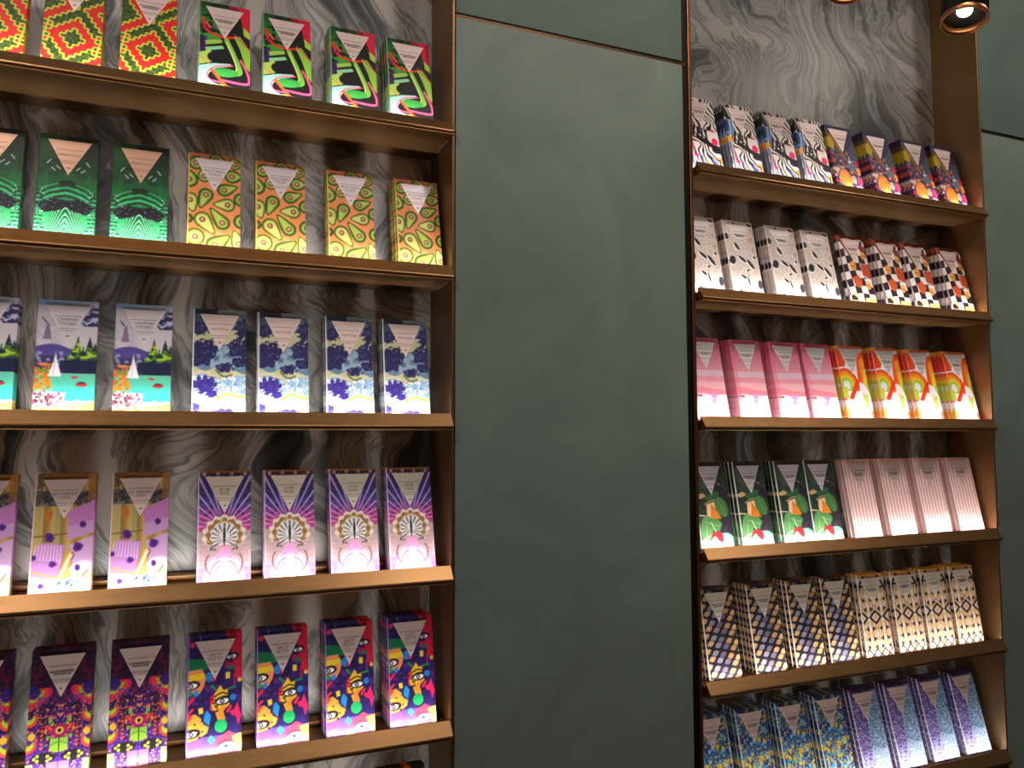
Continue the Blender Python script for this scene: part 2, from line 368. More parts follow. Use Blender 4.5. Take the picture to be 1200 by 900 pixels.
def art_tea():
    s = Art((178, 148, 84)); n = fbm(PX / 7, PY / 7, 3)
    s.field(mix((150, 112, 50), (190, 164, 100), np.clip(.5 + .5 * np.sin(PX / 4.2), 0, 1))); s.m(np.abs(PX - 42) < 3, (150, 160, 116)); s.m(np.abs(PX - 14) < 2.4, (168, 172, 120))
    s.line([(0, 112), (100, 104)], 2.4, (120, 84, 34)); s.ell(24, 74, 7, 13, (186, 110, 56))
    s.m(PY < 10, (150, 96, 40)); s.line([(14, 8), (50, 13), (86, 8)], 2, (96, 60, 24)); s.m((PY > 28 + 8 * n) & (PY < 58), (52, 58, 74)); s.blot(4, .55, (120, 116, 110), 2, 30, 58); s.blot(5, .6, (120, 84, 50), 8, 0, 50); s.m((np.abs(PX - 8) < 4) & (PY < 48) & (n > .4), (110, 90, 60)); s.m((PX > 88) & (PY < 50), (186, 128, 66), .6)
    def cake(x0, y0, x1, y1, x2, y2, x3, y3, c): s.poly([(x0, y0), (x1, y1), (x2, y2), (x3, y3)], c)
    cake(54, 70, 100, 48, 100, 88, 58, 96, (190, 124, 190)); cake(56, 96, 100, 84, 100, 108, 58, 120, (190, 146, 200)); cake(62, 128, 100, 112, 100, 172, 70, 172, (196, 156, 206)); s.ell(86, 172, 22, 16, (220, 200, 222))
    cake(14, 122, 54, 128, 50, 160, 2, 150, (190, 130, 206)); cake(0, 150, 50, 160, 44, 186, 0, 180, (182, 130, 196)); s.m((PY > 182 + PX * .1) & (PX < 70), (216, 196, 216)); s.m((PY > 176) & (PX >= 70), (216, 186, 146))
    for k in range(9): s.line([(8 + k * 5, 126 + k * .4), (4 + k * 5.4, 150 + k)], 1.4, (232, 206, 236)); s.line([(58 + k * 5, 70 - k * 2.2), (62 + k * 5, 92 - k)], 1.4, (170, 100, 176))
    for k in range(9): s.ell(4 + k * 5, 172 + k * 1.6, 2.6, 2.6, (206, 150, 90)); s.ell(62 + k * 5, 122 - k * 2, 1.5, 1.5, (190, 130, 90))
    s.line([(66, 142), (48, 184)], 7, (236, 196, 130)); s.line([(64, 146), (50, 180)], 2.5, (250, 236, 220)); s.line([(66, 140), (70, 146), (66, 154)], 2, (110, 30, 60)); s.line([(60, 186), (88, 178), (92, 168)], 3, (240, 226, 200)); s.line([(86, 184), (94, 172)], 2, (150, 50, 60))
    m = fbm(PX / 3, PY / 3, 17, 2)
    for cx, cy, r in ((29, 114, 8), (82, 92, 5.6), (76, 132, 8), (4, 148, 5), (36, 160, 5.5), (77, 168, 5), (19, 197, 4.6)):
        s.m(np.hypot(PX - cx, PY - cy) < r * (.75 + .55 * m), (84, 36, 132)); s.m(np.hypot(PX - cx, PY - cy) < r * .5 * (m + .3), (46, 20, 90))
    b = (np.hypot((PX - 62) / 22, (PY - 198) / 11) < 1); s.m(b & (m > .5), (110, 140, 216)); s.m(b & (m > .66), (60, 80, 170)); return s

def art_sunburst():
    X = np.abs(PX - 50); s = Art((70, 50, 130)); n = fbm(X / 5, PY / 5, 6)
    s.field(mix((66, 40, 110), (74, 66, 160), PY / 60)); s.field(mix((74, 66, 160), (206, 60, 150), (PY - 62) / 34), PY > 58); s.m((n > .58) & (PY < 100), (42, 26, 84), .7)
    ang = np.arctan2(X, 108 - PY)
    for a in (.30, .47, .66, .88, 1.1, 1.32, 1.52): s.m((np.abs(ang - a) < .022) & (PY < 118), (206, 186, 236))
    s.m((PY < 9), (90, 50, 60)); s.m((PY < 9) & (np.abs(X % 26 - 13) < 3), (190, 170, 200)); s.m(PY < 2.5, (150, 96, 60))
    low = PY > 112 + 6 * n - 8 * (X < 30); s.field(mix((190, 172, 168), (206, 160, 186), (PY - 112) / 90), low); s.m(low & (fbm(X / 6, PY / 3, 8) > .58), (176, 156, 152))
    r = np.hypot(X, (PY - 124) * 1.05); th = np.arctan2(X, 130 - PY)
    s.m((r < 40 + 2.5 * np.cos(th * 16)) & (PY < 140), (236, 224, 214)); s.m((r < 34 + 2 * np.cos(th * 14)) & (PY < 140), (150, 112, 60)); s.m((r < 33) & (n > .56) & (PY < 136), (206, 176, 120)); s.m((r < 26 + 1.5 * np.cos(th * 12)) & (PY < 142), (232, 228, 230)); s.m((r < 24) & (r > 9) & (np.cos(th * 17) > .45) & (PY < 138), (96, 92, 104))
    s.m((X < 2.6) & (PY > 100) & (PY < 146) & (X < 2.6 * np.sin((PY - 98) / 50 * 3.1)), (34, 40, 60))
    s.line([(10, 138), (26, 148), (16, 150)], 2.4, (60, 64, 84), X=X); s.m((X < 9 + (PY - 150) * .5) & (PY > 144) & (PY < 168), (240, 150, 206)); s.m((r > 0) & (PY > 150) & (PY < 200) & (np.abs(np.sin((PY + X * 1.1) * .42)) < .28) & (X > 14) & (X < 46), (150, 104, 116))
    s.m((PY > 164) & (X < 34) & (np.hypot(X, PY - 190) < 32), (226, 178, 214)); s.m((np.hypot(X, (PY - 176) * 1.2) < 36) & (np.hypot(X, (PY - 176) * 1.2) > 33) & (PY > 160), (110, 74, 90)); s.m((np.hypot(X, PY - 196) < 22), (236, 206, 228)); s.m((np.hypot(X, PY - 190) < 28) & (np.sin(np.hypot(X, PY - 196) * .8) > .6) & (X > 8), (150, 90, 124)); s.m((X > 36) & (PY > 184), (206, 120, 160)); s.m((X > 40) & (PY > 198), (120, 80, 180)); return s

def art_psyche():
    X = np.abs(PX - 51); s = Art((40, 18, 96)); n = fbm(X / 6, PY / 6, 12); s.field(mix((40, 10, 46), (74, 30, 160), (PY - 50) / 120)); s.blot(6, .6, (28, 14, 60), 5); s.m((n > .6) & (PY < 80), (96, 16, 60))
    for cx, cy in ((0, 116), (47, 70)):
        r = np.hypot((X - cx), (PY - cy) * 1.15)
        up = PY > cy - 6
        s.m((r < 30 + 3 * n) & up, (206, 30, 90)); s.m((r < 25 + 2 * n) & up, (226, 60, 50)); s.m((r < 19) & (r > 10) & up & (PY > cy - 2), (160, 196, 40)); s.m((r < 13) & (PY > cy - 14), (44, 30, 120))
    s.m((X > 18) & (X < 38) & (PY > 80) & (PY < 126) & (n > .42), (36, 58, 150)); s.m((np.abs(X - 28) < 6 + 3 * np.sin(PY / 3)) & (PY > 86) & (PY < 150), (18, 10, 44))
    tx = fbm(X / 2.4, PY / 2.4, 44, 2)
    s.m((tx > .66) & (PY > 70), (196, 40, 110)); s.m((tx < .3) & (PY > 60), (20, 10, 50)); s.m((tx > .74) & (PY > 90), (226, 180, 70))
    for cy in (112, 154): s.m((np.hypot(X - 50, (PY - cy)) < 15) & (np.hypot(X - 50, (PY - cy + 7)) > 12), (226, 70, 60)); s.m((np.hypot(X - 50, (PY - cy)) < 10) & (np.hypot(X - 50, (PY - cy + 6)) > 8), (176, 200, 50))
    s.m((np.hypot(X, PY - 136) < 12), (160, 26, 96)); s.m((np.hypot(X, (PY - 136) * 1.1) < 6.5), (230, 204, 50)); s.m(np.hypot(X, PY - 136) < 3.4, (20, 14, 30))
    s.m((X < 14) & (PY > 148) & (PY < 172 - X * .3), (140, 196, 60)); s.m((X < .9) & (PY > 146) & (PY < 174), (20, 30, 20)); s.m(np.hypot(X - 18, PY - 146) < 3, (110, 180, 50)); s.line([(2, 154), (12, 158)], 1, (40, 90, 30), X=X)
    s.m((np.hypot((X - 24) / 2.2, PY - 178) < 9), (18, 16, 30))
    for a, b in ((12, 180), (17, 176), (17, 183), (33, 174), (38, 178), (33, 182)): s.m(np.hypot(X - a, PY - b) < 2.5, (206, 214, 80))
    s.m((X < 18) & (PY > 186), (240, 110, 196)); s.m((X < 1) & (PY > 184), (60, 20, 80)); s.m(np.hypot(X, PY - 206) < 8, (250, 190, 226)); s.m(np.hypot(X, PY - 207) < 4, (226, 60, 90)); s.m((X > 40) & (PY > 186), (170, 226, 110)); s.m((np.abs(X - 28) < 2.4) & (PY > 128) & (PY < 166) & (np.sin(PY * .9) > -.2), (226, 90, 50)); s.m((np.hypot(X - 26, PY - 196) < 7) & (n > .5), (240, 226, 210))
    s.m((np.hypot(X - 22, PY - 150) < 12) & (fbm(X / 1.6, PY / 1.6, 31, 2) > .72), (226, 206, 160)); s.m(np.hypot(X - 44, PY - 142) < 6, (240, 190, 60)); return s

def art_shapes():
    s = Art((44, 26, 104)); s.blot(9, .56, (34, 16, 74), 3); s.blot(2.4, .7, (26, 12, 56), 8, 100); s.blot(12, .62, (96, 30, 130), 6, 90, 130); s.m(PY > 180, (120, 90, 190), .8)
    s.poly([(0, 40), (36, 44), (40, 62), (0, 66)], (14, 120, 78)).poly([(70, 0), (100, 0), (100, 90), (88, 80), (78, 20)], (206, 24, 66)).poly([(76, 0), (90, 0), (88, 20), (74, 14)], (150, 16, 30)).ell(8, 16, 5, 5, (226, 40, 100)).line([(22, 2), (24, 20)], 4, (60, 110, 170)).ell(50, 10, 7, 5, (36, 90, 110))
    def eye(x, y, k=1.0): s.ell(x, y, 15 * k, 8 * k, (18, 12, 30), -6).ell(x - 1, y + 1, 11 * k, 4.6 * k, (250, 250, 250), -6).ell(x - 2, y + 1, 4.4 * k, 4 * k, (20, 14, 30)).ell(x - 2, y + 1, 2 * k, 2 * k, (230, 230, 240))
    def dots(x0, y0, x1, y1, sd):
        rr = random.Random(sd)
        for _ in range(9): s.ell(rr.uniform(x0, x1), rr.uniform(y0, y1), 1.8, 2, (40, 16, 40))
    s.poly([(0, 62), (26, 60), (34, 76), (30, 92), (22, 104), (8, 102), (0, 96)], (240, 150, 90)).poly([(0, 70), (30, 68), (32, 76), (0, 82)], (236, 206, 40)); eye(8, 88); s.ell(4, 102, 6, 5, (20, 150, 90)); s.poly([(12, 98), (20, 96), (20, 108), (12, 108)], (40, 140, 220)); s.ell(40, 76, 7, 9, (30, 130, 220)); s.ell(48, 80, 4, 5, (200, 30, 90))
    s.poly([(46, 112), (60, 92), (66, 102), (74, 100), (74, 112), (78, 128), (66, 138), (70, 152), (58, 158), (50, 136), (42, 134)], (238, 196, 48)).poly([(54, 136), (76, 126), (66, 140), (70, 154), (58, 158)], (238, 150, 50)); s.poly([(42, 112), (50, 108), (48, 124), (42, 126)], (226, 40, 60)); eye(66, 120); s.line([(50, 112), (64, 106), (78, 112)], 2.6, (30, 16, 30)); dots(44, 114, 56, 138, 2)
    eye(82, 42, .8); s.poly([(70, 50), (84, 54), (82, 66), (68, 62)], (180, 24, 90)); s.ell(80, 62, 7, 4, (20, 110, 80))
    s.poly([(70, 70), (78, 70), (78, 82), (70, 82)], (236, 206, 60)).line([(86, 94), (86, 76), (98, 74)], 3, (206, 24, 60), curve=False).ell(96, 86, 4, 4, (236, 190, 60)).line([(76, 100), (88, 98)], 4, (20, 140, 90)).ell(84, 116, 6, 6, (30, 130, 220)).line([(44, 92), (50, 98)], 5, (20, 140, 80)).line([(74, 140), (80, 132)], 5, (230, 50, 60)).line([(2, 120), (10, 112)], 6, (230, 40, 60)).line([(2, 138), (10, 130)], 4, (230, 60, 60)).poly([(20, 130), (28, 128), (30, 138), (22, 140)], (244, 214, 70)).poly([(36, 134), (44, 144), (40, 162), (30, 152), (32, 140)], (40, 150, 226)).poly([(40, 128), (46, 128), (44, 138)], (220, 30, 110))
    s.poly([(0, 146), (14, 138), (26, 148), (30, 158), (40, 164), (36, 174), (20, 182), (0, 186)], (246, 176, 70)).poly([(0, 140), (12, 138), (4, 150), (0, 152)], (236, 60, 50)); eye(10, 172); s.ell(8, 160, 7, 3, (236, 214, 60)); dots(0, 148, 30, 182, 5)
    s.ell(62, 164, 11.5, 11.5, (30, 176, 100)); s.poly([(92, 126), (100, 150), (94, 166), (90, 150), (82, 148), (78, 140), (86, 138)], (240, 40, 106)); s.poly([(44, 178), (52, 186), (46, 194), (38, 186)], (60, 196, 236))
    s.poly([(0, 190), (26, 184), (26, 194), (0, 200)], (226, 80, 200)).line([(6, 205), (20, 202)], 5, (120, 220, 226)); s.poly([(50, 212), (54, 186), (76, 174), (94, 184), (82, 212)], (240, 70, 100)); s.poly([(82, 184), (100, 180), (100, 212), (92, 212)], (250, 200, 90)); s.ell(72, 200, 14, 6, (250, 240, 250), -8); s.line([(58, 196), (70, 190), (86, 194)], 2, (60, 20, 60)); s.ell(72, 200, 4, 3.4, (30, 20, 40)); s.poly([(40, 204), (56, 202), (58, 212), (40, 212)], (250, 246, 220)); s.m(PY > 208, (226, 216, 240), .5); return s

def art_zebra():
    s = Art((226, 214, 206)); n = fbm(PX / 34, PY / 34, 4, 2); t = (PX * 1.0 - PY * .42 + 46 * n); st = np.sin(t * .42)
    s.m(st > .25, (22, 18, 26)); s.m((PY > 150) & (st > .1), (30, 30, 60)); s.m((PY > 168) & (np.sin(t * .21) > .86), (226, 150, 60)); s.m((PY > 168) & (np.sin(t * .21 + 2.6) > .9), (60, 90, 170))
    s.poly([(60, 92), (100, 96), (100, 130), (70, 124)], (226, 214, 208)); 
    for k in range(4): s.line([(24 + k * 13, 84 + k * 3), (20 + k * 13, 116 + k * 4)], 6, (22, 18, 28))
    s.line([(34, 116), (70, 134), (100, 144)], 13, (24, 20, 30)); s.ell(86, 124, 10, 11, (226, 40, 96)); s.ell(82, 92, 6, 4, (206, 40, 70)); s.line([(10, 124), (16, 150), (12, 170)], 4, (214, 60, 100)); s.ell(20, 170, 7, 5, (214, 40, 90))
    s.ell(8, 70, 18, 24, (96, 130, 186)); s.ell(4, 66, 7, 18, (36, 46, 90)); s.line([(14, 50), (10, 92)], 4, (150, 180, 216)); s.ell(4, 106, 12, 9, (226, 150, 40)); s.line([(6, 116), (8, 196)], 12, (150, 160, 170)); s.line([(4, 116), (6, 196)], 4, (60, 70, 90)); s.poly([(0, 6), (20, 0), (24, 40), (10, 48), (0, 40)], (30, 28, 34)); s.line([(6, 6), (20, 38)], 3, (226, 220, 210))
    return s

def art_crowd():
    s = Art((40, 26, 62)); n = fbm(PX / 8, PY / 8, 2)
    rr = random.Random(3); cols = ((74, 86, 110), (150, 40, 50), (206, 120, 50), (96, 60, 110), (180, 176, 190), (60, 40, 70), (190, 60, 90), (56, 70, 130), (120, 70, 40), (30, 20, 40))
    for _ in range(150): s.ell(rr.uniform(0, 100), rr.uniform(70, 212), rr.uniform(3, 8), rr.uniform(3, 9), rr.choice(cols), rr.uniform(0, 180))
    s.poly([(0, 8), (50, 96), (30, 90), (0, 50)], (84, 66, 30)); s.ell(10, 56, 13, 20, (176, 146, 30)); s.line([(14, 30), (56, 106)], 8, (150, 104, 36)); s.poly([(66, 80), (100, 40), (100, 100), (72, 110)], (60, 66, 88)); s.ell(72, 126, 16, 14, (84, 104, 122)); s.ell(66, 112, 7, 5, (190, 190, 170)); s.ell(92, 116, 9, 12, (186, 26, 56)); s.ell(94, 140, 8, 12, (236, 150, 40))
    s.m(np.hypot((PX - 38) / 24, (PY - 166) / 26) < .7 + .6 * n, (226, 130, 46)); s.ell(70, 168, 8, 14, (160, 156, 150)); s.ell(44, 190, 14, 10, (246, 200, 90)); s.ell(64, 196, 8, 6, (110, 150, 60)); s.ell(90, 170, 10, 14, (200, 60, 110)); s.ell(84, 198, 18, 12, (190, 180, 226)); s.ell(10, 140, 12, 8, (190, 170, 170)); s.blot(3, .68, (30, 18, 40), 9, 70); s.m((PY > 206), (190, 40, 60)); s.ell(20, 206, 16, 5, (236, 226, 236)); return s

def art_ovals():
    s = Art((232, 222, 216)); n = fbm(PX / 7, PY / 9, 7, 3)
    for l in (.3, .38, .46, .54, .62, .7): s.m(np.abs(n - l) < .009, (128, 96, 88))
    s.m((PX > 78) & (PY < 100) & (fbm(PX / 4, PY / 8, 8) > .58), (190, 160, 150)); s.m(np.hypot(PX - 12, PY - 64) < 10, (226, 190, 160), .5)
    K = (26, 20, 30)
    for cx, cy, rx, ry, r in ((6, 46, 7, 9, 0), (36, 72, 5, 12, -35), (14, 112, 10, 12, 20), (48, 108, 4.5, 15, -55), (72, 120, 5, 17, -38), (88, 100, 4, 4, 0), (60, 138, 6, 2.4, -35), (44, 158, 3.6, 12, -60), (56, 168, 2.6, 14, -10), (92, 176, 8, 13, 5), (88, 8, 9, 4, 20), (36, 6, 4, 3, 0), (0, 120, 4, 9, 0), (24, 196, 5, 3, 20)):
        s.ell(cx - 2, cy + 1.5, rx + 1.6, ry + 1.2, (250, 246, 244), r).ell(cx, cy, rx, ry, K if cy < 174 else (60, 52, 66), r)
    return s

def art_checker():
    s = Art((232, 220, 216)); X = PX + 6 * np.sin(PY / 40); Y = PY + .12 * PX + 5 * np.sin(PX / 26); k = (np.floor(X / 24) + np.floor(Y / 23)) % 2 == 0
    s.m(k, (34, 24, 34)); s.poly([(4, 12), (14, 10), (52, 74), (40, 72)], (128, 40, 28)); s.m(PY < 8, (120, 34, 22)); s.ell(6, 4, 10, 10, (190, 76, 30))
    for p, c in (([(26, 128), (50, 118), (64, 136), (52, 158), (34, 154)], (196, 84, 40)), ([(70, 82), (100, 86), (100, 126), (84, 124), (70, 112)], (190, 70, 34)), ([(78, 20), (100, 30), (96, 50), (80, 44)], (128, 44, 40))): s.poly(p, c)
    for cx, cy, r in ((40, 92, 12), (88, 58, 10), (82, 148, 10)): s.ell(cx, cy, r, r * 1.2, (226, 150, 60)); s.line([(cx - 8, cy - 2), (cx + 8, cy + 4)], 2, (120, 60, 20)); s.ell(cx - 3, cy - 5, 3, 3, (246, 190, 110))
    s.line([(72, 120), (98, 132)], 3, (250, 246, 246)); s.line([(14, 174), (30, 184), (34, 200)], 6, (236, 196, 80)); s.m((PY > 186) & (PX > 60), (246, 190, 90)); s.m((PY > 196) & (PX < 58), (248, 236, 210)); return s

def art_pink():
    s = Art((214, 130, 150)); s.field(mix((196, 84, 112), (222, 150, 168), PY / 80)); n = fbm(PX / 30, PY / 12, 5)
    s.m(PY > 82 + 4 * n, (222, 190, 208)); s.m(PY > 96 + 8 * n, (234, 150, 168)); s.m(PY > 110 + 8 * n, (240, 182, 192)); s.m(PY > 122 + .1 * PX + 6 * n, (238, 140, 158)); s.m(PY > 142 + 10 * n, (248, 226, 234)); s.m(PX < 12, (222, 110, 140), .4)
    s.ell(60, 150, 10, 6, (226, 150, 226), 10).ell(58, 164, 6, 8, (222, 150, 220), 30); s.line([(0, 150), (16, 150)], 2.4, (140, 40, 60)).ell(18, 150, 5, 3, (170, 30, 50)); s.line([(20, 176), (36, 168)], 1.4, (210, 170, 180)); s.ell(10, 178, 8, 3, (240, 150, 170)); s.line([(12, 152), (26, 148), (40, 170)], 1, (206, 180, 190)); return s

def art_rainbow():
    s = Art((248, 240, 244)); s.m(PY < 7, (214, 96, 40)); s.ell(0, 4, 16, 9, (240, 170, 30)); s.poly([(0, 8), (14, 14), (30, 46), (24, 60), (0, 60)], (224, 96, 30)); s.poly([(0, 8), (8, 10), (18, 60), (0, 62)], (236, 60, 40)); s.ell(24, 72, 12, 9, (214, 222, 244))
    for r, c in ((48, (236, 70, 30)), (42, (246, 120, 30)), (36, (250, 160, 30)), (29, (246, 206, 40)), (22, (170, 206, 50)), (13, (226, 232, 246))): s.m((np.hypot((PX - 20) * 1.05, (PY - 112)) < r) & (PY < 128), c)
    s.m((PY > 118) & (PX < 60) & (PY < 150) & (PX < 18), (190, 206, 60)); s.poly([(58, 96), (74, 96), (34, 152), (18, 150)], (238, 62, 34)); s.poly([(74, 24), (100, 14), (100, 100), (84, 108), (64, 100)], (240, 90, 36)); s.poly([(82, 40), (100, 30), (100, 112), (80, 106)], (248, 150, 36)); s.poly([(90, 70), (100, 64), (100, 126), (84, 110)], (246, 206, 60)); s.poly([(96, 100), (100, 96), (100, 140), (92, 120)], (170, 206, 60))
    s.poly([(72, 140), (94, 136), (84, 176), (76, 172)], (196, 210, 80)); s.poly([(70, 136), (80, 130), (84, 138), (74, 146)], (250, 206, 170)); s.ell(96, 196, 6, 14, (240, 90, 70)); s.ell(2, 190, 9, 20, (246, 170, 50)); s.line([(0, 150), (6, 152)], 6, (220, 40, 60)); return s

def art_leaves():
    s = Art((36, 50, 44)); n = fbm(PX / 8, PY / 8, 3); s.m(n > .55, (50, 70, 54)); s.m(PY < 7, (64, 50, 48)); T = (206, 172, 118)
    def leaf(x, y, l, w, a, c, v):
        s.ell(x, y, l, w, c, a); aa = math.radians(a); s.line([(x - l * math.cos(aa), y - l * math.sin(aa)), (x + l * math.cos(aa), y + l * math.sin(aa))], 1, v, curve=False)
    leaf(24, 40, 30, 16, 60, (70, 84, 66), (100, 116, 90)); s.poly([(64, 52), (78, 54), (98, 96), (84, 82)], T); s.poly([(0, 84), (20, 76), (34, 84), (10, 92)], T); leaf(50, 84, 26, 9, -20, (46, 96, 62), (90, 140, 96)); leaf(84, 76, 30, 9, 48, (38, 32, 44), (70, 62, 80)); leaf(16, 98, 22, 8, 0, (34, 46, 40), (70, 90, 70))
    s.line([(24, 104), (44, 96), (62, 94)], 2.4, T); s.poly([(30, 104), (56, 98), (58, 140), (28, 138)], (236, 200, 160)); leaf(76, 112, 26, 17, 65, (74, 124, 70), (150, 186, 130)); s.poly([(44, 104), (58, 116), (72, 140), (36, 142), (42, 122)], (222, 134, 40)); s.line([(0, 130), (28, 132)], 3, (236, 206, 170))
    leaf(22, 164, 34, 18, 100, (92, 150, 92), (186, 214, 160)); leaf(48, 154, 26, 15, 15, (84, 146, 84), (186, 214, 160)); s.line([(38, 148), (52, 180)], 2.2, (230, 220, 180)); leaf(82, 164, 26, 15, -48, (50, 44, 58), (96, 88, 104)); s.poly([(78, 140), (96, 172), (100, 180), (100, 150), (92, 136)], (52, 44, 60))
    s.line([(0, 194), (26, 182), (48, 178), (82, 178)], 3, (240, 226, 196)); s.ell(56, 196, 24, 16, (250, 240, 226)); s.ell(48, 194, 10, 12, (250, 214, 170)); s.poly([(28, 182), (44, 172), (62, 172), (72, 182), (66, 200), (54, 192), (44, 180)], (220, 40, 50)); leaf(88, 192, 22, 13, 40, (120, 190, 160), (200, 230, 210)); leaf(12, 204, 24, 13, -14, (140, 206, 186), (210, 240, 226)); s.m((PY > 204) & (n > .42), (226, 244, 236)); return s

def art_stripes():
    s = Art((240, 222, 220)); t = np.mod(PX + 1.0, 12.5); s.field(mix((198, 128, 132), (238, 214, 210), np.abs(t - 6.2) / 4.2)); s.m(PY < 7, (206, 150, 124), .6); return s

def art_lemons():
    s = Art((24, 18, 34))
    for j in range(-1, 14):
        for i in range(-1, 6):
            x = i * 23 + (j % 2) * 11.5 + 4; y = j * 17.5 + i * 5 + 6; k = (i * 7 + j * 5) % 5
            c = ((196, 156, 104), (186, 146, 94), (140, 136, 152), (206, 176, 126), (104, 100, 122))[k]; s.ell(x, y, 8.2, 6.4, c, -14); s.poly([(x + 3, y - 7), (x + 11.5, y - 3), (x + 5, y + 4)], c); s.poly([(x - 3, y + 7), (x - 11.5, y + 3), (x - 5, y - 4)], c); s.ell(x - 2, y - 2, 3, 2, tuple(min(255, v + 14) for v in c), -14)
    s.m(PY < 6, (96, 66, 60), .5); return s

def art_geo():
    s = Art((218, 200, 188)); n = fbm(PX / 3, PY / 3, 9, 2); K = (26, 22, 34); G = (196, 160, 106)
    s.m(PY < 10, (214, 160, 84)); X = np.mod(PX, 50); 
    u = np.abs(np.mod(PX + 25, 50) - 25); 
    for k in range(7):
        c = 40 + k * 28; s.m((np.abs(u - 16) < 8 - np.abs(np.mod(PY, 28) - 14) * .5) & (PY > 30), G); s.m((np.abs(u - 5) < 5 - np.abs(np.mod(PY + 14, 28) - 14) * .33) & (PY > 30), (186, 146, 96))
    for y in (60, 84, 134, 160, 180):
        for x in (8, 33, 58, 83): s.poly([(x, y), (x + 13, y + 7), (x, y + 14)] if (x // 25 + y // 20) % 2 else [(x + 13, y), (x, y + 7), (x + 13, y + 14)], K)
    def dia(x, y, r, ry, w): d = np.abs(PX - x) / r + np.abs(PY - y) / ry; s.m((d < 1), K); s.m(d < 1 - w, (224, 200, 180)); s.m(d < .35, G)
    for x in (0, 50, 100): dia(x, 112, 25, 20, .42)
    for x in (10, 40, 70, 100): dia(x, 206, 17, 17, .38)
    for x in (2, 98): s.line([(x - 22, 6), (x - 6, 26), (x, 44)], 7, K).line([(x + 22, 6), (x + 6, 26), (x, 44)], 7, K).line([(x - 16, 36), (x + 16, 30)], 5, K)
    return s

def art_splatter():
    s = Art((46, 110, 160)); s.field(mix((34, 84, 130), (70, 160, 210), PY / 200)); s.blot(14, .54, (30, 66, 130), 2); s.blot(7, .62, (24, 34, 110), 4); s.blot(7, .6, (24, 40, 110), 14); s.blot(9, .66, (120, 190, 226), 7); s.blot(6, .655, (222, 184, 40), 9); s.blot(7, .64, (226, 190, 44), 19, 110); s.blot(4, .68, (226, 200, 90), 23, 20); return s

def art_speckle():
    s = Art((90, 130, 170)); n = fbm(PX / 6, PY / 3, 3, 3); n2 = fbm(PX / 3, PY / 1.8, 8, 3); L = PX < 46 + 14 * (n - .5) - (PY - 100) * .03
    s.field(mix((80, 120, 160), (150, 180, 214), PY / 212)); s.m(L, (92, 70, 150)); s.m(L & (n2 > .54), (136, 116, 190)); s.m(L & (n2 < .4), (64, 44, 120)); s.m(~L & (n2 > .56), (150, 190, 210)); s.m(~L & (n2 < .42), (56, 90, 150)); s.m(n2 > .66, (206, 214, 236)); s.m((PY > 150) & (n > .5), (190, 200, 232), .6); s.m(PY < 6, (40, 30, 90)); return s

def art_black():
    s = Art((16, 14, 18)); s.line([(60, 0), (54, 40), (70, 90)], 6, (200, 84, 40)); s.ell(60, 6, 10, 6, (206, 90, 40)); s.ell(74, 14, 7, 5, (220, 190, 170)); s.blot(12, .66, (150, 60, 30), 3); return s

# name: (art, description, label foil, text, edge glint colour, lettering words)
DES = {
 'kilim': (art_kilim, 'red and green kilim pattern', 'pink', None, None),
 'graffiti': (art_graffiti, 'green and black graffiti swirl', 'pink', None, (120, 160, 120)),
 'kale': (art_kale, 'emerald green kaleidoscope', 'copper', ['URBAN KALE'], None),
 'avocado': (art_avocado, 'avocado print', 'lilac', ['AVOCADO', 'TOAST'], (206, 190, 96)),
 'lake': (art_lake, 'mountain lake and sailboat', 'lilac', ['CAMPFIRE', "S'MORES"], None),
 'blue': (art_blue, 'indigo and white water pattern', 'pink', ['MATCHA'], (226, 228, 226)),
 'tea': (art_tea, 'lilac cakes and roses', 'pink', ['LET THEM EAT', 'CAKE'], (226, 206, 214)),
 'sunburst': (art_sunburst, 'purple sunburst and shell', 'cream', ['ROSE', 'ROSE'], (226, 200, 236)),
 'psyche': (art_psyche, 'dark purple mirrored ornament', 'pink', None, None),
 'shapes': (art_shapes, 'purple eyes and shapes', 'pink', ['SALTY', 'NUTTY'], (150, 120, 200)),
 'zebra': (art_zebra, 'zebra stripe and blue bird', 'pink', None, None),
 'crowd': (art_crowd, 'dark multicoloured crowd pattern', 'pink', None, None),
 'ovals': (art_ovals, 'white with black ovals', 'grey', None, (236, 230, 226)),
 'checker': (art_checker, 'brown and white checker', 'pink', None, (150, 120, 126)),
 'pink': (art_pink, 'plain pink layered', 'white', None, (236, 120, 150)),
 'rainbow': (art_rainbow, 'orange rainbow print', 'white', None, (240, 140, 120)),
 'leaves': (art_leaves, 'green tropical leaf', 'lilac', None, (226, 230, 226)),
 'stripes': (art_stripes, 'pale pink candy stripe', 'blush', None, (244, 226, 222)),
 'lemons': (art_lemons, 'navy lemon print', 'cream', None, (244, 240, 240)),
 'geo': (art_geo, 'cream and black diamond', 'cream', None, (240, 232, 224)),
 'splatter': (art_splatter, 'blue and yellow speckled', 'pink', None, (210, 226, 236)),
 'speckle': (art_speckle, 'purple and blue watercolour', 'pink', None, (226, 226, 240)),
 'black': (art_black, 'black with orange flower', 'pink', None, None),
}

